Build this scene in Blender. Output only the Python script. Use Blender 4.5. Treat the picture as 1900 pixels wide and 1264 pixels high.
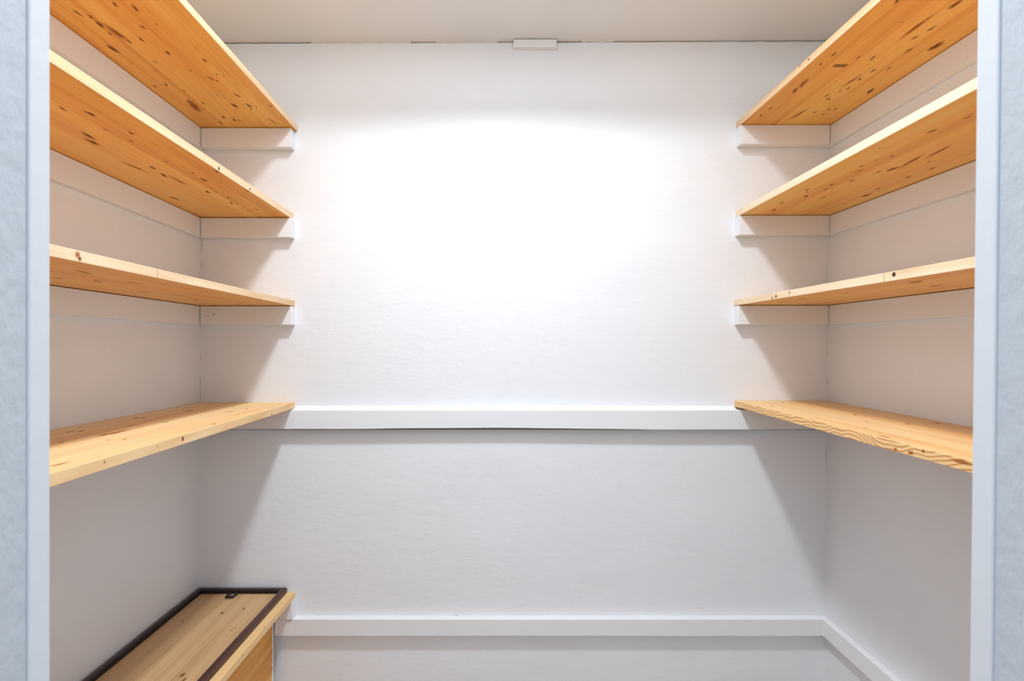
import bpy, math, random
from mathutils import Vector

random.seed(7)
for o in list(bpy.data.objects):
    bpy.data.objects.remove(o, do_unlink=True)
scene = bpy.context.scene
COL = scene.collection

# ------------------------------------------------------------------ camera
F = 950.0                 # focal length in pixels of the 1900x1264 frame
VX, VY = 936.0, 640.0     # where the depth lines of the closet meet
CZ = 1.25                 # camera height
YB = 1.646                # distance to the back wall
cam_d = bpy.data.cameras.new('camera')
cam_d.sensor_width = 36.0
cam_d.lens = 36.0 * F / 1900.0
cam_d.shift_x = (950.0 - VX) / 1900.0
cam_d.shift_y = (VY - 632.0) / 1900.0
cam_d.clip_start = 0.02
cam_d.dof.use_dof = True
cam_d.dof.focus_distance = 1.35
cam_d.dof.aperture_fstop = 7.0
cam = bpy.data.objects.new('camera', cam_d)
COL.objects.link(cam)
cam.location = (0, 0, CZ)
cam.rotation_euler = (math.pi / 2, 0, 0)
scene.camera = cam

# ------------------------------------------------------------------ light
world = bpy.data.worlds.new('hall_daylight')
scene.world = world
world.use_nodes = True
bg = world.node_tree.nodes['Background']
bg.inputs['Color'].default_value = (0.72, 0.84, 1.0, 1)
bg.inputs['Strength'].default_value = 0.8

lamp_d = bpy.data.lights.new('closet_lamp', 'SPOT')   # downlight set in the closet's full-height ceiling
lamp_d.energy = 84.0
lamp_d.color = (0.835, 0.925, 1.0)
lamp_d.spot_size = math.radians(143)
lamp_d.spot_blend = 1.0
lamp_d.shadow_soft_size = 0.09
lamp = bpy.data.objects.new('closet_lamp', lamp_d)
COL.objects.link(lamp)
lamp.location = (-0.025, YB - 0.95, 2.70)

vs = scene.view_settings
vs.view_transform = 'Standard'
vs.look = 'None'
vs.exposure = 0.58
vs.gamma = 1.0
vs.use_curve_mapping = False

# ------------------------------------------------------------------ helpers
def P(px, py, Y):
    return Vector(((px - VX) * Y / F, Y, CZ - (py - VY) * Y / F))

def mesh_obj(name, verts, faces, mats, parent=None, loc=(0, 0, 0), fmat=None, smooth=False):
    me = bpy.data.meshes.new(name)
    me.from_pydata([tuple(v) for v in verts], [], faces)
    for m in (mats if isinstance(mats, (list, tuple)) else [mats]):
        me.materials.append(m)
    if fmat:
        for p, i in zip(me.polygons, fmat):
            p.material_index = i
    if smooth:
        for p in me.polygons:
            p.use_smooth = True
    me.update()
    o = bpy.data.objects.new(name, me)
    COL.objects.link(o)
    o.location = loc
    if parent:
        o.parent = parent
    return o

def tag(o, label, cat=None, group=None, kind=None):
    o['label'] = label
    if cat:
        o['category'] = cat
    if group:
        o['group'] = group
    if kind:
        o['kind'] = kind
    return o

def empty(name, loc):
    o = bpy.data.objects.new(name, None)
    o.empty_display_size = 0.05
    COL.objects.link(o)
    o.location = loc
    return o

def prism(rings, closed=True):
    """rings: list of equally long vertex loops; skins them and caps both ends."""
    n = len(rings[0])
    verts = [v for r in rings for v in r]
    faces = []
    for i in range(len(rings) - 1):
        for j in range(n):
            k = (j + 1) % n
            faces.append((i * n + j, i * n + k, (i + 1) * n + k, (i + 1) * n + j))
    faces.append(tuple(range(n - 1, -1, -1)))
    b = (len(rings) - 1) * n
    faces.append(tuple(range(b, b + n)))
    return verts, faces

def fix_normals(o):
    import bmesh
    bm = bmesh.new()
    bm.from_mesh(o.data)
    bmesh.ops.recalc_face_normals(bm, faces=bm.faces)
    bm.to_mesh(o.data)
    bm.free()
    return o

def box(name, a, b, mat, parent=None, loc=None, bevel=0.0):
    """axis aligned box from corner a to corner b (world), origin at its base centre"""
    if loc is None:
        loc = ((a[0] + b[0]) / 2, (a[1] + b[1]) / 2, min(a[2], b[2]))
    x0, x1 = sorted((a[0] - loc[0], b[0] - loc[0]))
    y0, y1 = sorted((a[1] - loc[1], b[1] - loc[1]))
    z0, z1 = sorted((a[2] - loc[2], b[2] - loc[2]))
    v = [(x0, y0, z0), (x1, y0, z0), (x1, y1, z0), (x0, y1, z0),
         (x0, y0, z1), (x1, y0, z1), (x1, y1, z1), (x0, y1, z1)]
    f = [(0, 3, 2, 1), (4, 5, 6, 7), (0, 1, 5, 4), (1, 2, 6, 5), (2, 3, 7, 6), (3, 0, 4, 7)]
    l = loc
    if parent:
        l = Vector(loc) - parent.matrix_basis.translation
    o = mesh_obj(name, v, f, mat, parent, l)
    if bevel:
        m = o.modifiers.new('soft_edges', 'BEVEL')
        m.width = bevel
        m.segments = 2
    return o

def hexa(name, c8, mat, bevel=0.0, parent=None):
    """eight world corners: bottom loop then top loop"""
    c8 = [Vector(c) for c in c8]
    base = sum(c8, Vector()) / 8
    base.z = min(c.z for c in c8)
    f = [(0, 3, 2, 1), (4, 5, 6, 7), (0, 1, 5, 4), (1, 2, 6, 5), (2, 3, 7, 6), (3, 0, 4, 7)]
    l = base - parent.matrix_basis.translation if parent else base
    o = fix_normals(mesh_obj(name, [c - base for c in c8], f, mat, parent, l))
    if bevel:
        m = o.modifiers.new('soft_edges', 'BEVEL')
        m.width = bevel
        m.segments = 2
    return o

# ------------------------------------------------------------------ materials
def new_mat(name):
    m = bpy.data.materials.new(name)
    m.use_nodes = True
    nt = m.node_tree
    return m, nt, nt.nodes, nt.links, nt.nodes['Principled BSDF']

def mathn(n, l, op, a, b=None, c=None):
    m = n.new('ShaderNodeMath')
    m.operation = op
    for i, v in enumerate((a, b, c)):
        if v is None:
            continue
        if isinstance(v, (int, float)):
            m.inputs[i].default_value = v
        else:
            l.new(v, m.inputs[i])
    return m.outputs[0]

def noise(n, l, vec, scale, detail=3, rough=0.5, dist=0.0):
    t = n.new('ShaderNodeTexNoise')
    t.inputs['Scale'].default_value = scale
    t.inputs['Detail'].default_value = detail
    t.inputs['Roughness'].default_value = rough
    t.inputs['Distortion'].default_value = dist
    l.new(vec, t.inputs['Vector'])
    return t.outputs['Fac']

def ramp(n, l, fac, stops):
    r = n.new('ShaderNodeValToRGB')
    e = r.color_ramp.elements
    while len(e) < len(stops):
        e.new(0.5)
    for el, (p, c) in zip(e, stops):
        el.position = p
        el.color = (*c, 1) if len(c) == 3 else c
    l.new(fac, r.inputs['Fac'])
    return r.outputs['Color']

def mapping(n, l, vec, scale, loc=None):
    m = n.new('ShaderNodeMapping')
    m.inputs['Scale'].default_value = scale
    if loc is not None:
        l.new(loc, m.inputs['Location'])
    l.new(vec, m.inputs['Vector'])
    return m.outputs['Vector']

def paint(name, col, rough=0.5, bump=0.4, streak=(1, 1, 1), fine=420.0, coarse=26.0, mottled=0.03):
    m, nt, n, l, b = new_mat(name)
    geo = n.new('ShaderNodeNewGeometry')
    v = mapping(n, l, geo.outputs['Position'], streak)
    nf = noise(n, l, v, fine, 4, 0.6)
    nc = noise(n, l, v, coarse, 4, 0.55)
    nm = noise(n, l, v, 5.0, 3, 0.5)
    # slight unevenness of the coat
    c1 = tuple(max(0, c * (1 - mottled)) for c in col)
    l.new(ramp(n, l, nm, [(0.3, c1), (0.7, col)]), b.inputs['Base Color'])
    b.inputs['Roughness'].default_value = rough
    b.inputs['Specular IOR Level'].default_value = 0.35
    # patches of rough plaster
    patch = ramp(n, l, noise(n, l, v, 3.1, 2, 0.5), [(0.45, (0.25,) * 3), (0.68, (1, 1, 1))])
    h = mathn(n, l, 'MULTIPLY', nf, patch)
    h2 = mathn(n, l, 'MULTIPLY_ADD', nc, 1.6, h)
    bp = n.new('ShaderNodeBump')
    bp.inputs['Strength'].default_value = bump
    bp.inputs['Distance'].default_value = 0.0018
    l.new(h2, bp.inputs['Height'])
    l.new(bp.outputs['Normal'], b.inputs['Normal'])
    return m

def pine(name, light, mid, dark, grain=1.0, rough=0.42, rings=0.0, spec=0.3, tone=0.34):
    m, nt, n, l, b = new_mat(name)
    tc = n.new('ShaderNodeTexCoord')
    oi = n.new('ShaderNodeObjectInfo')
    sep = n.new('ShaderNodeCombineXYZ')
    for i, k in enumerate((37.0, 91.0, 53.0)):
        l.new(mathn(n, l, 'MULTIPLY', oi.outputs['Random'], k), sep.inputs[i])
    add = n.new('ShaderNodeVectorMath')
    add.operation = 'ADD'
    l.new(tc.outputs['Object'], add.inputs[0])
    l.new(sep.outputs[0], add.inputs[1])
    v = add.outputs[0]
    # growth bands: long soft noise, warped
    broad = noise(n, l, mapping(n, l, v, (34, 1.6, 34)), 1.0, 3, 0.55, 0.6)
    fine = noise(n, l, mapping(n, l, v, (330, 5.0, 330)), 1.0, 3, 0.6)
    w = n.new('ShaderNodeTexWave')
    w.wave_type = 'BANDS'
    w.bands_direction = 'X'
    w.inputs['Scale'].default_value = 1.0
    w.inputs['Distortion'].default_value = 5.0 + rings
    w.inputs['Detail'].default_value = 2.0
    w.inputs['Detail Scale'].default_value = 0.9
    l.new(mapping(n, l, v, (46, 1.5 + rings * 0.5, 46)), w.inputs['Vector'])
    t1 = mathn(n, l, 'MULTIPLY_ADD', fine, 0.34 * grain, -0.17 * grain)
    t2 = mathn(n, l, 'MULTIPLY_ADD', w.outputs['Fac'], (0.20 + rings * 0.05) * grain, -0.10 * grain)
    s = mathn(n, l, 'ADD', mathn(n, l, 'ADD', broad, t1), t2)
    # each strip of the glued board is its own tone
    s = mathn(n, l, 'ADD', s, mathn(n, l, 'MULTIPLY_ADD', oi.outputs['Random'], tone, -tone / 2))
    l.new(ramp(n, l, s, [(0.22, light), (0.50, mid), (0.80, dark)]), b.inputs['Base Color'])
    b.inputs['Roughness'].default_value = rough
    b.inputs['Specular IOR Level'].default_value = spec
    bp = n.new('ShaderNodeBump')
    bp.inputs['Strength'].default_value = 0.12
    bp.inputs['Distance'].default_value = 0.0006
    l.new(fine, bp.inputs['Height'])
    l.new(bp.outputs['Normal'], b.inputs['Normal'])
    return m

def knot_mat(name, core, rim, strength=1.0, inner=0.22):
    m, nt, n, l, b = new_mat(name)
    uv = n.new('ShaderNodeUVMap')
    ln = n.new('ShaderNodeVectorMath')
    ln.operation = 'LENGTH'
    l.new(uv.outputs[0], ln.inputs[0])
    d = ln.outputs['Value']
    geo = n.new('ShaderNodeNewGeometry')
    nz = noise(n, l, mapping(n, l, geo.outputs['Position'], (300, 60, 300)), 1.0, 2, 0.5)
    d = mathn(n, l, 'ADD', d, mathn(n, l, 'MULTIPLY_ADD', nz, 0.5, -0.25))
    l.new(ramp(n, l, d, [(0.1, core), (0.75, rim)]), b.inputs['Base Color'])
    a = ramp(n, l, d, [(inner, (strength,) * 3), (0.95, (0, 0, 0))])
    l.new(a, b.inputs['Alpha'])
    b.inputs['Roughness'].default_value = 0.5
    b.inputs['Specular IOR Level'].default_value = 0.2
    return m

def plain(name, col, rough=0.5, metal=0.0, spec=0.4):
    m, nt, n, l, b = new_mat(name)
    geo = n.new('ShaderNodeNewGeometry')
    nz = noise(n, l, geo.outputs['Position'], 60.0, 3, 0.5)
    l.new(ramp(n, l, nz, [(0.25, tuple(c * 0.88 for c in col)), (0.75, col)]), b.inputs['Base Color'])
    b.inputs['Roughness'].default_value = rough
    b.inputs['Metallic'].default_value = metal
    b.inputs['Specular IOR Level'].default_value = spec
    return m

M_WALL = paint('painted_plaster', (0.90, 0.90, 0.915), 0.42, 0.45, (0.6, 1, 1.3), 330.0, 30.0)
M_CEIL = paint('ceiling_paint', (0.88, 0.855, 0.835), 0.7, 0.14)
M_CLEAT = paint('cleat_paint', (0.90, 0.895, 0.90), 0.42, 0.12, (0.5, 0.5, 1.2), 300.0, 40.0, 0.02)
M_JAMB = paint('jamb_shaded_paint', (0.55, 0.59, 0.62), 0.45, 0.55, (1, 0.8, 0.5), 200.0, 90.0, 0.06)  # greyer than the stop: weaker lamp light on the lining put into its colour
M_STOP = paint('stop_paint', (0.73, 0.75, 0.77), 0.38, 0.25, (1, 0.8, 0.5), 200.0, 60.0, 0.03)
M_CAULK = plain('old_caulk', (0.80, 0.78, 0.75), 0.6)
M_GAP = plain('dark_gap', (0.05, 0.035, 0.025), 0.9, 0, 0.1)
M_FLOOR = plain('floor_boards', (0.50, 0.41, 0.33), 0.5)
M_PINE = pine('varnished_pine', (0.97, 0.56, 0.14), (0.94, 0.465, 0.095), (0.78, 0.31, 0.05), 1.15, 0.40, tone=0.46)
M_EDGE = pine('lit_pine_edge', (0.96, 0.77, 0.54), (0.93, 0.69, 0.44), (0.82, 0.51, 0.26), 0.8, 0.5)  # paler than the faces: strong light on the front edges put into the colour
M_EDGE_WARM = pine('lit_pine_edge_warm', (0.95, 0.69, 0.39), (0.92, 0.60, 0.30), (0.80, 0.44, 0.17), 0.8, 0.5)  # warmer version for lower shelves, some of the light still in its colour
M_PINE_LIT_TOP = pine('pine_lit_upper_face', (0.97, 0.69, 0.37), (0.94, 0.60, 0.27), (0.80, 0.41, 0.13), 1.1, 0.45)  # same boards, paler on top: the lamp's light put into the colour

def ring_edge(name):
    """edge of a flat-sawn board: dark late-wood lines wandering along it"""
    m, nt, n, l, b = new_mat(name)
    tc = n.new('ShaderNodeTexCoord')
    w = n.new('ShaderNodeTexWave')
    w.wave_type = 'BANDS'
    w.bands_direction = 'Z'
    w.inputs['Scale'].default_value = 1.0
    w.inputs['Distortion'].default_value = 3.2
    w.inputs['Detail'].default_value = 2.0
    w.inputs['Detail Scale'].default_value = 1.0
    wob = noise(n, l, mapping(n, l, tc.outputs['Object'], (0, 5.5, 0)), 1.0, 2, 0.5)
    comb = n.new('ShaderNodeCombineXYZ')
    sp = n.new('ShaderNodeSeparateXYZ')
    l.new(tc.outputs['Object'], sp.inputs[0])
    l.new(mathn(n, l, 'MULTIPLY', sp.outputs['Y'], 9.0), comb.inputs[1])
    zz = mathn(n, l, 'MULTIPLY_ADD', sp.outputs['Z'], 38.0, mathn(n, l, 'MULTIPLY', wob, 5.0))
    l.new(zz, comb.inputs[2])
    l.new(comb.outputs[0], w.inputs['Vector'])
    fine = noise(n, l, mapping(n, l, tc.outputs['Object'], (300, 8, 300)), 1.0, 3, 0.6)
    t = mathn(n, l, 'ADD', w.outputs['Fac'], mathn(n, l, 'MULTIPLY_ADD', fine, 0.3, -0.15))
    l.new(ramp(n, l, t, [(0.45, (0.94, 0.62, 0.29)), (0.74, (0.90, 0.51, 0.19)), (0.98, (0.62, 0.24, 0.055))]), b.inputs['Base Color'])
    b.inputs['Roughness'].default_value = 0.5
    return m
M_EDGE_RINGS = ring_edge('pine_edge_rings')
M_BACKING = pine('aged_backing_board', (0.68, 0.43, 0.22), (0.56, 0.33, 0.155), (0.33, 0.17, 0.06), 1.4, 0.5)
M_MAHOGANY = pine('dark_mahogany', (0.085, 0.022, 0.018), (0.055, 0.014, 0.012), (0.028, 0.008, 0.007), 1.0, 0.28, 0, 0.5)
M_RAIL_DARK = plain('dark_rail_edge', (0.16, 0.14, 0.135), 0.8)  # dark colour for the ledger rail's lower chamfer and bottom
M_RABBET = plain('black_rabbet', (0.012, 0.010, 0.012), 0.5)
M_IRON = plain('black_iron', (0.025, 0.025, 0.028), 0.4, 0.7)
K_DARK = knot_mat('knot_dark', (0.11, 0.026, 0.005), (0.55, 0.20, 0.03))
K_SOFT = knot_mat('knot_soft', (0.22, 0.065, 0.015), (0.42, 0.16, 0.03), 0.8, 0.2)
K_RED = knot_mat('knot_red', (0.34, 0.08, 0.02), (0.62, 0.22, 0.05), 0.75, 0.25)
K_HOLE = knot_mat('hole_dark', (0.03, 0.012, 0.008), (0.10, 0.05, 0.03), 1.0, 0.75)
K_SCUFF = knot_mat('scuff_dark', (0.09, 0.06, 0.045), (0.2, 0.13, 0.09), 0.8, 0.4)
K_PLUG = plain('plug_wood', (0.30, 0.12, 0.03), 0.5)

# ------------------------------------------------------------------ room shell
YF0, YF1 = 0.33, 0.45          # front wall: hall side, closet side
ZTOP = 2.86

def xl(z):                      # left wall leans a little
    return -0.9862 + 0.006 * z

def xr(z):
    return 1.0275 + 0.0095 * z

def zc(x):                      # low ceiling over the shelves, not quite level
    return CZ + (VY - (77.2 - (x * 577 + VX - 950) * 0.0036)) * YB / F

ZC = zc(0)

def zcg(x):
    return zc(x) - 0.0035

# back wall (stops just short of the ceiling: the dark open joint of the photo)
nseg = 60
xs = [-1.10 + 2.30 * i / nseg for i in range(nseg + 1)]
top = [(x, YB, zcg(x) + random.uniform(-0.0008, 0.0008)) for x in xs]
topb = [(x, YB + 0.10, zcg(x)) for x in xs]
v = [(x, YB, 0.0) for x in xs] + top + topb + [(x, YB + 0.10, 0.0) for x in xs]
N1 = nseg + 1
f = []
for r in range(3):
    for i in range(nseg):
        f.append((r * N1 + i, r * N1 + i + 1, (r + 1) * N1 + i + 1, (r + 1) * N1 + i))
wall_back = fix_normals(mesh_obj('wall_back', v, f, M_WALL))
tag(wall_back, 'white painted plaster back wall between the two banks of shelves', kind='structure', cat='wall')
box('joint_filler', (-1.1, YB + 0.012, ZC - 0.03), (1.2, YB + 0.09, ZC - 0.006), M_GAP, wall_back)

def side_wall(name, fx, s, label):
    o = hexa(name, [(fx(0), YF1 - 0.10, 0), (fx(0) + s * 0.1, YF1 - 0.10, 0), (fx(0) + s * 0.1, YB + 0.1, 0), (fx(0), YB + 0.1, 0),
                    (fx(ZTOP), YF1 - 0.10, ZTOP), (fx(ZTOP) + s * 0.1, YF1 - 0.10, ZTOP), (fx(ZTOP) + s * 0.1, YB + 0.1, ZTOP), (fx(ZTOP), YB + 0.1, ZTOP)], M_WALL)
    return tag(o, label, 'wall', kind='structure')

wall_left = side_wall('wall_left', xl, -1, 'white painted left side wall behind the left shelves')
wall_right = side_wall('wall_right', xr, 1, 'white painted right side wall behind the right shelves')

# ceiling: low over the back wall, stepping up to the closet's full height in front
YS = YB - 0.34
prof = lambda x: [(x, YB + 0.12, zc(x)), (x, YS, zc(x)), (x, YS, ZTOP - 0.01), (x, YF0 - 0.05, ZTOP - 0.01),
                  (x, YF0 - 0.05, ZTOP + 0.1), (x, YB + 0.12, ZTOP + 0.1)]
v, f = prism([prof(-1.12), prof(1.22)])
ceiling = fix_normals(mesh_obj('ceiling', v, f, M_CEIL))
tag(ceiling, 'warm white painted ceiling above the back wall', 'ceiling', kind='structure')

floor = box('floor', (-2.2, -1.6, -0.05), (2.2, YB + 0.1, 0), M_FLOOR)
tag(floor, 'plain floor below the closet shelves', 'floor', kind='structure')

# front wall with the doorway the picture is taken through
XJL = -0.399
def xjr(z):
    return 0.4083 + (z - 0.957) * 0.0119
HDR = 2.06
v, f = [], []
def add_box(a, b):
    k = len(v)
    x0, y0, z0 = a
    x1, y1, z1 = b
    v.extend([(x0, y0, z0), (x1, y0, z0), (x1, y1, z0), (x0, y1, z0), (x0, y0, z1), (x1, y0, z1), (x1, y1, z1), (x0, y1, z1)])
    f.extend([tuple(k + i for i in q) for q in [(0, 3, 2, 1), (4, 5, 6, 7), (0, 1, 5, 4), (1, 2, 6, 5), (2, 3, 7, 6), (3, 0, 4, 7)]])
add_box((-2.2, YF0, 0), (XJL - 0.035, YF1, ZTOP))
add_box((0.456, YF0, 0), (2.2, YF1, ZTOP))
add_box((XJL - 0.035, YF0, HDR + 0.03), (0.456, YF1, ZTOP))
wall_front = mesh_obj('wall_front', v, f, M_WALL)
tag(wall_front, 'white wall around the doorway at the front of the closet', 'wall', kind='structure')

ST = 0.020   # depth of the stop strip along the closet edge of each jamb
SP = 0.0022  # how far it stands proud
jl = empty('door_1', (XJL - 0.02, YF1 - 0.06, 0))
tag(jl, 'bluish white painted door jamb at the left edge of the doorway', 'door jamb', kind='structure')
box('jamb_lining', (XJL - SP - 0.028, YF0 - 0.004, 0), (XJL - SP, YF1 - 0.001, HDR + 0.03), M_JAMB, jl, bevel=0.002)
box('stop_strip', (XJL - SP - 0.001, YF1 - ST, 0), (XJL, YF1, HDR), M_STOP, jl, bevel=0.0018)
jr = empty('door_2', (0.43, YF1 - 0.06, 0))
tag(jr, 'bluish white painted door jamb at the right edge of the doorway', 'door jamb', kind='structure')
def lean_box(name, d0, d1, y0, y1, z1, bev, mat=M_JAMB):
    c = []
    for z in (0, z1):
        a, b = xjr(z) + d0, xjr(z) + d1
        c += [(a, y0, z), (b, y0, z), (b, y1, z), (a, y1, z)]
    return hexa(name, c, mat, bev, jr)
lean_box('jamb_lining', SP, SP + 0.026, YF0 - 0.004, YF1 - 0.001, HDR + 0.03, 0.002)
lean_box('stop_strip', 0, SP + 0.001, YF1 - ST, YF1, HDR, 0.0018, M_STOP)

# ------------------------------------------------------------------ pine shelves
SHELF = {}
CT = 0.030     # cleat thickness on the back wall
GAP = 0.0016   # dark joint between shelf and cleat

def ray(px, py):
    return (px - VX) / F, -(py - VY) / F

def solve_shelf(key, side, wall_far, wall_near, front_far, front_near, th, top_seen):
    """the photo's lines of one shelf -> its height, slope and front edge"""
    Yw = YB if top_seen else YB - CT
    Xw = (wall_far[0] - VX) * Yw / F
    Zw = P(wall_far[0], wall_far[1], Yw).z
    Yn = Xw * F / (wall_near[0] - VX)
    Zn = P(wall_near[0], wall_near[1], Yn).z
    s = (Zn - Zw) / (Yw - Yn)
    z0 = Zw - s * (YB - Yw)
    zz = lambda Y: z0 + s * (YB - Y)
    Xf = (front_far[0] - VX) * YB / F
    dx, dz = ray(*front_near)
    Y = (z0 + s * YB - CZ) / (dz + s)
    Xn = dx * Y
    k = (Xn - Xf) / (YB - Y)
    if abs(k) > 0.05:
        k = math.copysign(0.05, k)
    d = dict(side=side, s=s, th=th, Xf=Xf, k=k, zb=(z0 - th if top_seen else z0))
    SHELF[key] = d
    print(key, {a: (round(b, 4) if isinstance(b, float) else b) for a, b in d.items()})
    return d

solve_shelf('L1', -1, (373, 236), (95, 25), (552, 244), (331, 0), 0.0180, False)
solve_shelf('L2', -1, (372, 403), (95, 275), (545, 406), (93.4, 115.5), 0.0190, False)
solve_shelf('L3', -1, (376, 567), (92, 527), (547, 568), (92, 475), 0.0178, False)
solve_shelf('L4', -1, (371, 746.5), (93, 798), (547, 749), (92, 880), 0.0190, True)
solve_shelf('R1', 1, (1540, 231), (1812, 52), (1366, 236), (1635, 0), 0.0190, False)
solve_shelf('R2', 1, (1538, 399), (1811, 295), (1365, 401), (1813, 165), 0.0188, False)
solve_shelf('R3', 1, (1537, 566), (1808, 533), (1362, 568), (1808, 497), 0.0182, False)
solve_shelf('R4', 1, (1536, 743.5), (1807, 793), (1363, 744), (1807, 857), 0.0188, True)
SHELF['L5'] = dict(side=-1, s=0.0, th=0.0180, Xf=-0.673, k=0.0, zb=0.455 - 0.018)

def zbot(d, Y):
    return d['zb'] + d['s'] * (YB - Y)

def xfront(d, Y):
    return d['Xf'] + d['k'] * (YB - Y)

def xwall(d, z):
    return xl(z) + 0.0008 if d['side'] < 0 else xr(z) - 0.0008

YN = YF1 + 0.004

def build_shelf(key, label, group, edge_mat, nstrips):
    d = SHELF[key]
    Ymid = (YB + YN) / 2
    zmid = zbot(d, Ymid)
    xw = xwall(d, zmid)
    root = empty('pine_shelf', ((xw + d['Xf']) / 2, Ymid, zmid))
    tag(root, label, 'shelf', group)
    R = Vector(root.location)
    # uneven strip widths, front to wall
    ws = [random.uniform(0.75, 1.25) for _ in range(nstrips)]
    tot = sum(ws)
    cuts = [0.0]
    for w in ws:
        cuts.append(cuts[-1] + w / tot)
    d['cuts'] = cuts
    d['strips'] = []
    d['root'] = root
    c = 0.0005
    th = d['th']
    for i in range(nstrips):
        rings = []
        for Y in (YB - 0.0008, YN):
            xf = xfront(d, Y)
            a = xf + (xw - xf) * cuts[i]
            b = xf + (xw - xf) * cuts[i + 1]
            z = zbot(d, Y)
            q = 1 if b > a else -1
            loop = [(a + q * c, z), (b - q * c, z), (b, z + c), (b, z + th - c), (b - q * c, z + th),
                    (a + q * c, z + th), (a, z + th - c), (a, z + c)]
            rings.append([Vector((x, Y, zz)) - R for x, zz in loop])
        v, f = prism(rings)
        # loop edge 5..7 (faces on the a side) of the foremost strip carry the paler edge colour
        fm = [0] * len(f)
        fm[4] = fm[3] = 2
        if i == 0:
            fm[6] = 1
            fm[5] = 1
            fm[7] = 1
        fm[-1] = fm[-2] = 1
        o = fix_normals(mesh_obj('pine_strip', v, f, [M_PINE, edge_mat, M_PINE_LIT_TOP], root, (0, 0, 0), fm))
        d['strips'].append(o)
    d['xw'] = xw
    return root

G_L, G_R = 'pine shelves on the left wall', 'pine shelves on the right wall'
build_shelf('L1', 'topmost orange pine shelf on the left wall, seen from below, near the ceiling', G_L, M_EDGE, 7)
build_shelf('L2', 'second left pine shelf from the top, two small dark knots in its edge', G_L, M_EDGE, 6)
build_shelf('L3', 'third left pine shelf from the top, reddish knot near the end of its edge', G_L, M_EDGE, 6)
build_shelf('L4', 'fourth pine shelf from the top on the left, its lit upper face in view', G_L, M_EDGE_WARM, 6)
build_shelf('L5', 'low pine shelf at bottom left carrying the dark picture frame', G_L, M_EDGE_WARM, 6)
build_shelf('R1', 'topmost orange pine shelf on the right wall with a small rectangular plug underneath', G_R, M_EDGE, 6)
build_shelf('R2', 'second pine shelf from the top on the right, wide pale front edge', G_R, M_EDGE, 6)
build_shelf('R3', 'third pine shelf from the top on the right, round hole in its front edge', G_R, M_EDGE, 6)
build_shelf('R4', 'fourth pine shelf from the top on the right, wavy grain along its front edge', G_R, M_EDGE_RINGS, 6)

# ------------------------------------------------------------------ knots in the boards
def flat_patch(name, pt, u, w, a, b, mat, parent_root, parent, n=14, rag=0.18, lift=None):
    """irregular flat oval: centre pt, half axes a along u and b along w"""
    verts = [Vector((0, 0, 0))]
    uvs = [(0, 0)]
    for i in range(n):
        t = 2 * math.pi * i / n
        r = 1 + random.uniform(-rag, rag)
        verts.append(u * (a * r * math.cos(t)) + w * (b * r * math.sin(t)))
        uvs.append((math.cos(t), math.sin(t)))
    faces = [(0, 1 + i, 1 + (i + 1) % n) for i in range(n)]
    nrm = u.cross(w)
    if lift is not None and nrm.dot(lift) < 0:
        faces = [tuple(reversed(q)) for q in faces]
    base = parent_root.location if parent_root else Vector()
    p = pt + (lift * 0.00025 if lift is not None else Vector())
    o = mesh_obj(name, verts, faces, mat, parent, p - Vector(base))
    uvl = o.data.uv_layers.new(name='UVMap')
    for poly in o.data.polygons:
        for li in poly.loop_indices:
            uvl.data[li].uv = uvs[o.data.loops[li].vertex_index]
    return o

def knot(key, face, px, py, size=1.0, mat=None, ratio=2.2):
    d = SHELF[key]
    dx, dz = ray(px, py)
    if face in ('bot', 'top'):
        off = 0.0 if face == 'bot' else d['th']
        Y = (d['zb'] + off + d['s'] * YB - CZ) / (dz + d['s'])
        pt = Vector((dx * Y, Y, CZ + dz * Y))
        u = Vector((random.uniform(-0.25, 0.25), 1, -d['s'])).normalized()
        w = Vector((1, 0, 0))
        lift = Vector((0, 0, -1 if face == 'bot' else 1))
        xf = xfront(d, Y)
        t = (pt.x - xf) / (d['xw'] - xf)
        if t < 0.01 or t > 0.99:
            return
        idx = max(i for i in range(len(d['strips'])) if d['cuts'][i] <= t)
        a, b = 0.0145 * size, 0.0145 * size / ratio
    else:
        Y = (d['Xf'] + d['k'] * YB) / (dx + d['k'])
        pt = Vector((dx * Y, Y, CZ + dz * Y))
        u = Vector((0, 1, 0))
        w = Vector((0, 0, 1))
        lift = Vector((-d['side'], 0, 0))
        idx = 0
        zl = zbot(d, Y)
        a, b = 0.0058 * size / max(ratio, 0.2) ** 0.5, 0.0058 * size * max(ratio, 0.2) ** 0.5
        room = min(pt.z - zl, zl + d['th'] - pt.z) - 0.0008
        if room < 0.0015:
            pt.z = min(max(pt.z, zl + 0.0032), zl + d['th'] - 0.0032)
            room = 0.0024
        b = min(b, room)
    if Y < YN + 0.02 or Y > YB - 0.003:
        return
    flat_patch('knot', pt, u, w, a, b, mat or K_DARK, d['root'], d['strips'][idx], lift=lift)

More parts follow.
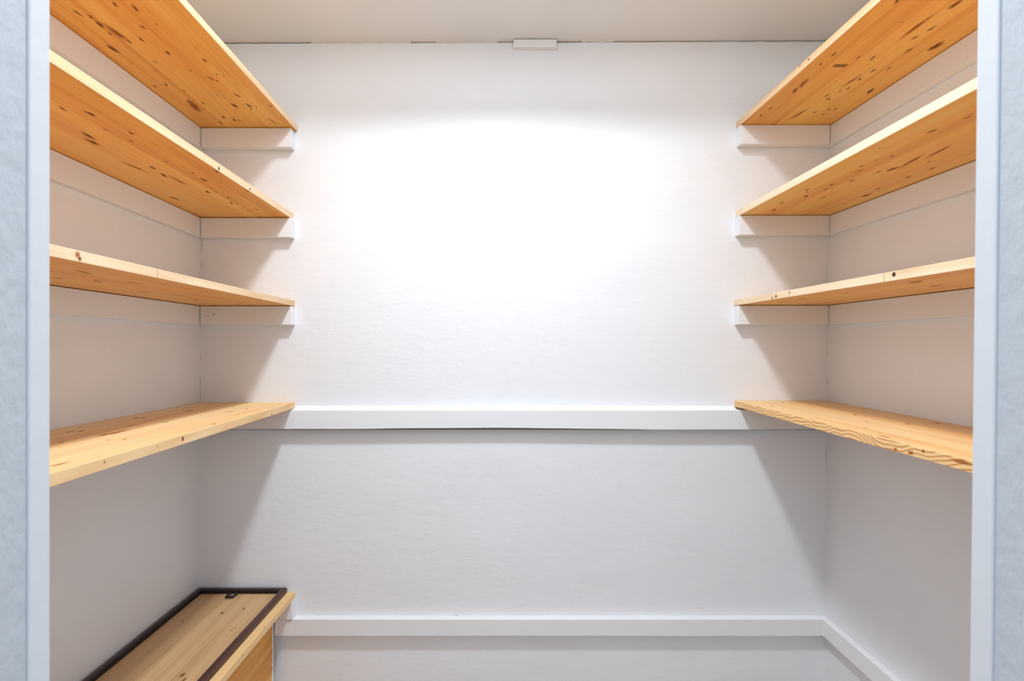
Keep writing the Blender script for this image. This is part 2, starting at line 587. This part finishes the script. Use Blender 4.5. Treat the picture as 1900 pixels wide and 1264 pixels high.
KN = {
 ('L1', 'bot'): [(143.8,23.7,1.1),(169,31.6,.7),(185,45,1.3),(210,91,1.5),(213,8,.7),(251,15,1.1),(265.6,50.6,.8),(290,45,.5),(204,62,.6),
   (239.5,77,.9),(261.7,73,.9),(311.5,98,.9),(363,88.6,.5),(379.5,111.5,1.0),(288,115,.6),(288,130,.5),(308,157,.9),(287,160,.8),
   (353,131,.5),(341.6,168,.5),(351,188,.9),(391.5,145.7,1.0),(402,149.6,.6),(402,138,.5),(415,141,.4),(440,176.5,1.3),(403,176.5,.6),
   (435,196,1.3),(462,196,1.1),(466,202.6,.7),(476,198,.5),(502,197,.7),(376.5,191,.8),(414.5,217,.9),(409,227,1.0),(435,223,1.0),(444,223,.7)],
 ('L2', 'bot'): [(117,202,1.0),(169,211.6,1.1),(164,251.7,1.8),(171,263.5,1.5),(196,241,.6),(243,247,.7),(243,261.6,.7),(283,311,1.0),
   (304,325,1.5),(324,368,1.5),(309,300,.6),(357.5,321,.7),(378,333.7,1.2),(385,356,1.2),(400,356,.7),(402,318,.9),(410.5,333,.5),
   (458,354,.9),(429,377,1.0),(440,377,.6),(423,366.6,.7),(449,388,.6),(459.6,392,.6),(476,389,.6),(510,395,.6)],
 ('L3', 'bot'): [(182,521.5,1.3),(106.6,516,1.0),(269,542,1.5),(332,547.6,1.4),(365,556.6,1.1)],
 ('L4', 'top'): [(129.6,801.5,1.0),(149,800.7,.9),(151,793,.8),(252,775.7,1.1),(265.6,776,.9),(191,807,1.2),(114,821,.8),(244,790,1.0),
   (330.5,756,1.0),(351,762.7,1.2),(341.6,761.5,.8),(307.6,783.6,.8),(201,817,.6),(231,815,.6),(361,797.5,.5),(457.6,759,.9),(431,754.6,1.0),
   (396,787,.7),(413,756,.7)],
 ('L5', 'top'): [(490.6,1163.5,.35)],
 ('R1', 'bot'): [(1475,168,1.4),(1547,101,.9),(1523,119,.7),(1593,106.7,.8),(1619,107.5,1.1),(1620,131,1.0),(1595.5,147,.7),(1574,163.6,.8),
   (1534.6,177,.9),(1536,182.6,.8),(1539,185,.7),(1559,169,.7),(1615,169,1.5),(1412,214,.8),(1430,201,.8),(1511.7,208,.7),(1538,203,.8),
   (1550.4,202,.9),(1528,212,.7),(1665,1.6,.8),(1772.6,8,1.5),(1673.7,41,.4),(1728,53,1.0),(1698,69.6,.8),(1687,93,1.0),(1736,86,1.8),(1649,127,.8)],
 ('R2', 'bot'): [(1451,376,1.1),(1436,389.5,1.1),(1496,364,1.2),(1497,352,.9),(1498,356,.7),(1527.5,366,1.0),(1543,343,1.0),(1532,351.5,.7),
   (1580,335,.8),(1592,317.5,1.0),(1599,308,.7),(1629.6,319,.8),(1629.6,350,.8),(1607,362.6,1.5),(1632.6,275,.5),(1655.5,289.5,.7),(1626,297,.5),
   (1655.5,314,1.5),(1686,328,1.0),(1730,312.5,1.0),(1730,243,1.0),(1796,217,.7),(1723.5,300,.6)],
 ('R3', 'bot'): [(1700,523,2.0),(1736,530.5,1.7),(1571.6,544,1.3)],
 ('R4', 'top'): [(1432,754,.9),(1452,747.7,.9),(1586,770,.9),(1607,782.5,.8),(1606.6,793.6,.7),(1602.6,758,1.0),(1684,787,1.0),(1736,785.7,1.2)],
}
for (key, face), lst in KN.items():
    for (px, py, s) in lst:
        knot(key, face, px, py, s, K_DARK if s > 0.55 else K_SOFT, random.uniform(2.4, 4.2))
# tinted streaks and pale red patches beside the knots
for key, face, px, py, s, r in [('L1','bot',361,197,3.4,3.2),('L1','bot',506,225,2.2,7),('L1','bot',215,60,2.8,4),('R1','bot',1482,212,3.4,7),
        ('R1','bot',1490,155,2.6,5),('R1','bot',1700,50,4.2,9),('R1','bot',1580,150,3.4,9),('R2','bot',1690,300,4.4,10),('R2','bot',1740,282,3.6,9),
        ('L2','bot',250,310,3.4,9),('L2','bot',330,335,3.2,8),('L4','top',215,803,3.6,5),('L4','top',426,764.6,1.3,3),('L4','top',110,862,1.6,4),
        ('L3','bot',156,505,2.6,6),('L3','bot',250,525,2.5,6),('R3','bot',1560,535,3.0,6),('R3','bot',1490,555,2.2,5),('R4','top',1640,810,2.0,6)]:
    knot(key, face, px, py, s, K_RED, r)
# front edges
for key, px, py, s, mat, r in [('L2',406,313,.75,K_HOLE,1.6),('L2',463.5,351,.6,K_HOLE,1.0),('L3',144,473,1.6,K_RED,1.6),('L3',148,480,.9,K_DARK,1.0),
        ('L4',339,815,1.15,K_RED,2.2),('L4',339,814,.75,K_DARK,2.0),('L4',194,857.6,.5,K_SOFT,1.0),('L4',292.5,828.7,.4,K_SOFT,1.0),('L4',504,772,.6,K_HOLE,1.4),
        ('R1',1500.6,110,.8,K_DARK,1.5),('R1',1484,119,1.0,K_RED,1.0),('R3',1432.6,553,.9,K_HOLE,2.5),('R3',1440,550,1.5,K_RED,1.2),('R3',1465,543,.9,K_SOFT,1.5),
        ('R4',1690,840,1.5,K_RED,.8),('R4',1662,834,1.3,K_RED,1.3),('R4',1713,838,.75,K_DARK,.9),('R4',1787,858,2.4,K_RED,.15),('L5',451,1214,.6,K_RED,1.0)]:
    knot(key, 'front', px, py, s, mat, r)

# the drilled hole in the third right shelf's edge: a dark recess ringed by a rim
def edge_hole(key, px, py, r):
    d = SHELF[key]
    dx, dz = ray(px, py)
    Y = (d['Xf'] + d['k'] * YB) / (dx + d['k'])
    pt = Vector((dx * Y, Y, CZ + dz * Y))
    lift = Vector((-d['side'], 0, 0))
    flat_patch('knot_hole', pt, Vector((0, 1, 0)), Vector((0, 0, 1)), r, r, K_HOLE, d['root'], d['strips'][0], 18, 0.05, lift)
edge_hole('R3', 1658.7, 509.6, 0.0052)

# butt joint of two lengths in that same edge, and the one in the third left edge
def edge_seam(key, px, py):
    d = SHELF[key]
    dx, dz = ray(px, py)
    Y = (d['Xf'] + d['k'] * YB) / (dx + d['k'])
    zl = zbot(d, Y)
    x = xfront(d, Y)
    e = 0.0002 * -d['side']
    R = d['root'].location
    v = [Vector((x + e, Y - 0.0004, zl + 0.0005)), Vector((x + e, Y + 0.0004, zl + 0.0005)),
         Vector((x + e, Y + 0.0004, zl + d['th'] - 0.0005)), Vector((x + e, Y - 0.0004, zl + d['th'] - 0.0005))]
    mesh_obj('butt_joint', [q - R for q in v], [(0, 1, 2, 3)], K_PLUG, d['strips'][0])
edge_seam('R3', 1640.5, 513.6)
edge_seam('L3', 292, 508)

# rectangular plug under the top right shelf
d = SHELF['R1']
def on_bottom(d, px, py):
    dx, dz = ray(px, py)
    Y = (d['zb'] + d['s'] * YB - CZ) / (dz + d['s'])
    return Vector((dx * Y, Y, CZ + dz * Y))
q = [on_bottom(d, 1340 + a / 6.32, 60 + b / 6.32) for a, b in ((1290, 405), (1325, 375), (1480, 375), (1440, 405))]
R = d['root'].location
v = [c - R - Vector((0, 0, e)) for e in (0.0006, -0.0004) for c in q]
fix_normals(mesh_obj('plug', v, [(0, 1, 2, 3), (4, 7, 6, 5), (0, 4, 5, 1), (1, 5, 6, 2), (2, 6, 7, 3), (3, 7, 4, 0)], K_PLUG, d['strips'][2]))

# ------------------------------------------------------------------ shelf cleats
def back_cleat(key, x_end, h, label, group, holes=()):
    d = SHELF[key]
    zt = d['zb'] - GAP
    s = d['side']
    x_in = (xl(zt) if s < 0 else xr(zt)) - s * 0.0178
    a, b = sorted((x_in, x_end))
    o = box('shelf_cleat', (a, YB - CT, zt - h), (b, YB - 0.0003, zt), M_CLEAT, bevel=0.0009)
    tag(o, label, 'shelf cleat', group)
    for (px, py, r) in holes:
        pt = P(px, py, YB - CT)
        flat_patch('nail_hole', pt, Vector((1, 0, 0)), Vector((0, 0, 1)), r, r * 1.1, K_HOLE, o, o, 10, 0.2, Vector((0, -1, 0)))
    return o

def side_cleat(key, h, t, label, group):
    d = SHELF[key]
    s = d['side']
    c = []
    y0, y1 = YB - 0.0008, YN + 0.01
    for dz in (-GAP - h, -GAP):
        for (y, out) in ((y0, 0), (y1, 0), (y1, 1), (y0, 1)):
            z = zbot(d, y) + dz
            w = (xl(z) if s < 0 else xr(z)) - s * 0.0004
            c.append((w - s * t * out, y, z))
    o = hexa('shelf_cleat', c, M_CLEAT, 0.0012)
    tag(o, label, 'shelf cleat', group)
    return o

GC = 'white painted cleats under the shelves'
back_cleat('L1', -0.674, 0.060, 'short white cleat on the back wall under the topmost left shelf', GC)
back_cleat('L2', -0.674, 0.0605, 'short white cleat on the back wall under the second left shelf', GC)
back_cleat('L3', -0.673, 0.059, 'short white cleat with two nail holes under the third left shelf', GC, ((385, 586.5, 0.0016), (396.7, 584, 0.0022)))
back_cleat('R1', 0.745, 0.060, 'short white cleat on the back wall under the topmost right shelf', GC)
back_cleat('R2', 0.741, 0.061, 'short white cleat on the back wall under the second right shelf', GC)
back_cleat('R3', 0.739, 0.060, 'short white cleat on the back wall under the third right shelf', GC)
side_cleat('L1', 0.062, 0.0155, 'long white cleat along the left wall under the topmost left shelf', GC)
side_cleat('L2', 0.061, 0.0155, 'long white cleat along the left wall under the second left shelf', GC)
side_cleat('L3', 0.060, 0.0155, 'long white cleat along the left wall under the third left shelf', GC)
side_cleat('R1', 0.062, 0.0155, 'long white cleat along the right wall under the topmost right shelf', GC)
side_cleat('R2', 0.060, 0.0155, 'long white cleat along the right wall under the second right shelf', GC)
side_cleat('R3', 0.060, 0.0155, 'long white cleat along the right wall under the third right shelf', GC)

# ledger rail right across the back wall; wavy lower edge, coloured dark
def rail(name, x0, x1, zt, zbm, t, fillet, cham, wav, mat, n=46, dark_edge=False):
    rings = []
    ph = random.uniform(0, 6)
    for i in range(n + 1):
        x = x0 + (x1 - x0) * i / n
        e = wav * (math.sin(x * 7 + ph) + 0.6 * math.sin(x * 19 + 2 * ph) + random.uniform(-0.5, 0.5))
        e2 = 0.35 * wav * random.uniform(-1, 1)
        c = cham * (0.25 + math.exp(-((x + 0.12) / 0.42) ** 2))
        loop = [(YB - 0.0003, zbm), (YB - t + c, zbm), (YB - t, zbm + c + e), (YB - t, zt - 0.0012 + e2), (YB - t + 0.0012, zt + e2),
                (YB - 0.008, zt + fillet * 0.35), (YB - 0.0003, zt + fillet)]
        rings.append([Vector((x, y, z)) for y, z in loop])
    base = Vector(((x0 + x1) / 2, YB - t / 2, zbm))
    v, f = prism([[p - base for p in r] for r in rings])
    fm = [1 if dark_edge and i < n * 7 and i % 7 in (0, 1) else 0 for i in range(len(f))]
    return fix_normals(mesh_obj(name, v, f, [mat, M_RAIL_DARK], None, base, fm))

lz_t, lz_b = CZ - 121 / 586.0, CZ - 157.5 / 586.0
lz_t = min(lz_t, SHELF['L4']['zb'] - 0.0005, SHELF['R4']['zb'] - 0.0005)
# the fillet of filler along the rail's top only runs between the shelves
led = rail('ledger_rail', xl(1.0) + 0.001, xr(1.0) - 0.001, lz_t, lz_b, CT, 0.0, 0.0052, 0.0005, M_CLEAT, dark_edge=True)
tag(led, 'long white rail across the middle of the back wall joining both fourth shelves', 'rail')
fx0, fx1 = SHELF['L4']['Xf'] + 0.002, SHELF['R4']['Xf'] - 0.002
rings = []
for i in range(61):
    x = fx0 + (fx1 - fx0) * i / 60
    h = 0.0105 + random.uniform(-0.001, 0.001)
    base = led.location
    rings.append([Vector((x, YB - 0.0003, lz_t - 0.001)) - base, Vector((x, YB - CT + 0.002, lz_t - 0.001)) - base,
                  Vector((x, YB - CT + 0.002, lz_t + 0.0004)) - base, Vector((x, YB - 0.011, lz_t + 0.0035)) - base, Vector((x, YB - 0.0003, lz_t + h)) - base])
v, f = prism(rings)
fix_normals(mesh_obj('filler_fillet', v, f, M_CLEAT, led))

# low rail round the bottom of the back and right walls
bz_t, bz_b = CZ - 510 / 586.0, CZ - 541 / 586.0
XPAN = -0.730
tr1 = rail('trim_1', XPAN + 0.002, xr(0.35) - 0.0225, bz_t, bz_b, 0.0235, 0.0, 0.0010, 0.0003, M_CLEAT)
tag(tr1, 'white painted rail along the foot of the back wall', 'rail', kind='structure')
c = []
for z in (bz_b, bz_t):
    for (y, out) in ((YB - 0.0005, 0), (YN, 0), (YN, 1), (YB - 0.0005, 1)):
        c.append((xr(z) - 0.0004 - 0.022 * out, y, z))
tr2 = hexa('trim_2', c, M_CLEAT, 0.0012)
tag(tr2, 'white painted rail along the foot of the right wall', 'rail', kind='structure')

# cleat and upright panel under the low shelf
z5 = SHELF['L5']['zb']
o = box('shelf_cleat', (XPAN - 0.02, YB - CT, bz_t + 0.003), (-0.6715, YB - 0.0003, z5 - 0.0005), M_CLEAT, bevel=0.0009)
tag(o, 'small white cleat under the far end of the low shelf', 'shelf cleat', GC)

pan = empty('wooden_partition', (XPAN - 0.009, (YB + YN) / 2, 0))
tag(pan, 'upright pine panel closing the space under the low left shelf', 'partition')
zs = [0.0, 0.085, 0.19, 0.275, 0.36, z5 - 0.0008]
for i in range(5):
    y1 = YB - 0.0275
    box('board', (XPAN - 0.018, YN + 0.002, zs[i] + (0.0006 if i else 0)), (XPAN, y1, zs[i + 1]), M_PINE, pan, bevel=0.0012)
# paint dragged over the panel's far edge
rings = []
for i in range(40):
    z = 0.005 + (z5 - 0.01) * i / 39
    w = 0.006 + random.uniform(0, 0.007)
    rings.append([Vector((XPAN + 0.0006, YB - 0.0275, z)), Vector((XPAN + 0.0006, YB - 0.0275 - w, z)),
                  Vector((XPAN - 0.0004, YB - 0.0275 - w, z)), Vector((XPAN - 0.0004, YB - 0.0275, z))])
v, f = prism([[p - pan.location for p in r] for r in rings])
fix_normals(mesh_obj('paint_smear', v, f, M_CLEAT, pan))

# ------------------------------------------------------------------ picture frame lying on the low shelf
d5 = SHELF['L5']
zs5 = d5['zb'] + d5['th'] + 0.0016
fx0, fx1 = xl(0.47) + 0.0035, -0.697
fy0, fy1 = 0.82, YB - 0.004
FH, RW = 0.0165, 0.0175
fr = empty('picture_frame', ((fx0 + fx1) / 2, (fy0 + fy1) / 2, zs5))
tag(fr, 'dark mahogany picture frame lying face down on the low pine shelf', 'picture frame')
def frame_rail(p0, p1, q0, q1):
    """mitred rail: outer corners p0,p1, inner corners q0,q1 (x, y)"""
    def sect(p, q):
        p, q = Vector((p[0], p[1], 0)), Vector((q[0], q[1], 0))
        m = lambda t: p.lerp(q, t)
        return [m(0) + Vector((0, 0, zs5)), m(0) + Vector((0, 0, zs5 + FH * 0.72)), m(0.16) + Vector((0, 0, zs5 + FH * 0.97)), m(0.5) + Vector((0, 0, zs5 + FH)),
                m(0.80) + Vector((0, 0, zs5 + FH * 0.97)), m(0.97) + Vector((0, 0, zs5 + FH * 0.8)), m(1) + Vector((0, 0, zs5))]
    v, f = prism([[x - fr.location for x in sect(p0, q0)], [x - fr.location for x in sect(p1, q1)]])
    return fix_normals(mesh_obj('frame_rail', v, f, [M_MAHOGANY, M_RABBET], fr, (0, 0, 0), [1 if i in (4, 5) else 0 for i in range(len(f))]))
o4 = [(fx0, fy0), (fx1, fy0), (fx1, fy1), (fx0, fy1)]
i4 = [(fx0 + RW, fy0 + RW), (fx1 - RW, fy0 + RW), (fx1 - RW, fy1 - RW), (fx0 + RW, fy1 - RW)]
for i in range(4):
    j = (i + 1) % 4
    frame_rail(o4[i], o4[j], i4[i], i4[j])
bt = zs5 + 0.0026
backing = box('backing_board', (fx0 + RW - 0.0002, fy0 + RW - 0.0002, zs5 + 0.0002), (fx1 - RW + 0.0002, fy1 - RW + 0.0002, bt), M_BACKING, fr)
bl = fr.location + backing.location
class _B: location = bl
def backing_knot(px, py, a, b, mat):
    dx, dz = ray(px, py)
    Y = (bt - CZ) / dz
    pt = Vector((dx * Y, Y, bt))
    flat_patch('knot', pt, Vector((0.1, 1, 0)).normalized(), Vector((1, 0, 0)), a, b, mat, _B, backing, lift=Vector((0, 0, 1)))
for px, py, a, b, m in [(412, 1138, .010, .0065, K_DARK), (338, 1153.5, .008, .0032, K_SOFT), (308.7, 1209.5, .012, .0014, K_DARK), (339, 1253, .012, .006, K_DARK),
                        (342, 1262, .010, .006, K_SOFT), (452.6, 1130, .009, .0038, K_SOFT), (385, 1243, .012, .002, K_SOFT)]:
    backing_knot(px, py, a, b, m)
for i in range(16):
    backing_knot(438 + random.uniform(-14, 14), 1174 + random.uniform(-9, 9), random.uniform(.003, .007), random.uniform(.0004, .001), K_SCUFF)
# hanging loop on the far rail
hl = []
hc = P(433, 1104, YB - 0.03)
hx = hc.x
y_h = i4[2][1] + 0.004
R0 = fr.location
ring = []
outer = [(-0.0150, 0.004), (0.0150, 0.004), (0.0130, -0.038), (-0.0130, -0.038)]
inner = [(-0.0092, -0.003), (0.0092, -0.003), (0.0076, -0.0295), (-0.0076, -0.0295)]
v = []
for zz in (zs5 + FH * 0.45, zs5 + FH * 0.45 + 0.0028):
    for (a, b) in outer + inner:
        v.append(Vector((hx + a, y_h + b, zz)) - R0)
f = []
for i in range(4):
    j = (i + 1) % 4
    f += [(i, j, 4 + j, 4 + i), (8 + i, 12 + i, 12 + j, 8 + j), (i, 8 + i, 8 + j, j), (4 + i, 4 + j, 12 + j, 12 + i)]
o = fix_normals(mesh_obj('hanging_loop', v, f, M_IRON, fr))
tag(o, 'black metal hanging loop')

# ------------------------------------------------------------------ block at the ceiling line
b0, b1 = P(953, 88, YB - 0.014), P(1033, 88, YB - 0.014)
blk = box('wood_block', (b0.x, YB - 0.016, b0.z), (b1.x, YB - 0.0003, zc(0.05) - 0.0022), M_CLEAT, bevel=0.0008)
tag(blk, 'small white painted block at the joint of back wall and ceiling', 'block')

# ------------------------------------------------------------------ old filler, cracks and open joints of the shell
def caulk(x0, x1, h, n):
    rings = []
    for i in range(n + 1):
        x = x0 + (x1 - x0) * i / n
        z = zc(x)
        e = random.uniform(-0.0012, 0.0012)
        g = 0.0 if (i % 9) else 0.001
        rings.append([Vector((x, YB + 0.004, z)), Vector((x, YB - 0.0014 - g, z)), Vector((x, YB - 0.0016 - g, z - h - e)), Vector((x, YB + 0.004, z - h - e))])
    v, f = prism(rings)
    fix_normals(mesh_obj('joint_filling', v, f, M_CAULK, wall_back))
caulk(-0.62, -0.30, 0.0040, 40)
caulk(-0.22, -0.02, 0.0042, 24)
caulk(0.25, 0.35, 0.0030, 14)

def crack(parent, pts, w, normal, side):
    """thin ragged open crack along a world polyline"""
    v, f = [], []
    pts2 = []
    for i in range(len(pts) - 1):
        a, b = Vector(pts[i]), Vector(pts[i + 1])
        k = max(2, int((b - a).length / 0.006))
        for j in range(k):
            pts2.append(a.lerp(b, j / k))
    pts2.append(Vector(pts[-1]))
    for i, p in enumerate(pts2):
        t = math.sin(math.pi * i / max(1, len(pts2) - 1)) ** 0.5
        ww = w * t * random.uniform(0.35, 1.0)
        j = side * random.uniform(-w, w) * 0.5
        q = p + normal * 0.0004 + j
        v += [q - side * ww / 2, q + side * ww / 2]
        if i:
            f.append((2 * i - 2, 2 * i - 1, 2 * i + 1, 2 * i))
    base = parent.location
    mesh_obj('crack', [x - base for x in v], f, M_GAP, parent)

nb, sx, sz = Vector((0, -1, 0)), Vector((1, 0, 0)), Vector((0, 0, 1))
def bw(px, py):
    return P(px, py, YB)
for a, b, w in [((375, 440), (374, 472), .0012), ((373, 482), (373.5, 500), .0008), ((373, 655), (372.5, 670), .0006), ((372, 700), (372.5, 716), .0010), ((372, 716), (373, 746), .0009)]:
    crack(wall_back, [bw(*a), bw(*b)], w, nb, sx)
for a, b, w in [((1535.5, 700), (1535, 718), .0012), ((1535, 718), (1536, 742), .0007), ((1533, 826), (1532.5, 856), .0007), ((1535, 648), (1535, 660), .0008), ((1534, 1090), (1533, 1128), .0006)]:
    crack(wall_back, [bw(*a), bw(*b)], w, nb, sx)
for a, b, w in [((1208 / 6.32 + 1340, 273), (1548, 270), .0034), ((1533, 603.5), (1539, 603), .0034), ((364, 603), (378, 604), .0024), ((1520, 437), (1541, 436.5), .0014), ((368, 440), (381, 440), .0018)]:
    crack(wall_back, [bw(*a), bw(*b)], w, nb, sz)
for a, b, w in [((838, 1142), (878, 1143.5), .0016), ((890, 1143), (905, 1145), .0030), ((1130, 1143), (1175, 1144), .0009), ((1246, 928), (1250, 929), .0010), ((1290, 1128), (1310, 1128), .0006),
                ((1040, 640), (1050, 642), .0006), ((880, 492), (884, 493), .0008), ((983, 603), (990, 604), .0006)]:
    crack(wall_back, [bw(*a), bw(*b)], w, nb, sz)
# scattered pin holes in the old plaster
for i in range(26):
    px, py = random.gauss(1035, 16), random.gauss(612, 22)
    p = bw(px, py)
    flat_patch('pin_hole', p, sx, sz, random.uniform(.0004, .0011), random.uniform(.0003, .0007), K_SCUFF, None, wall_back, 7, 0.3, nb)
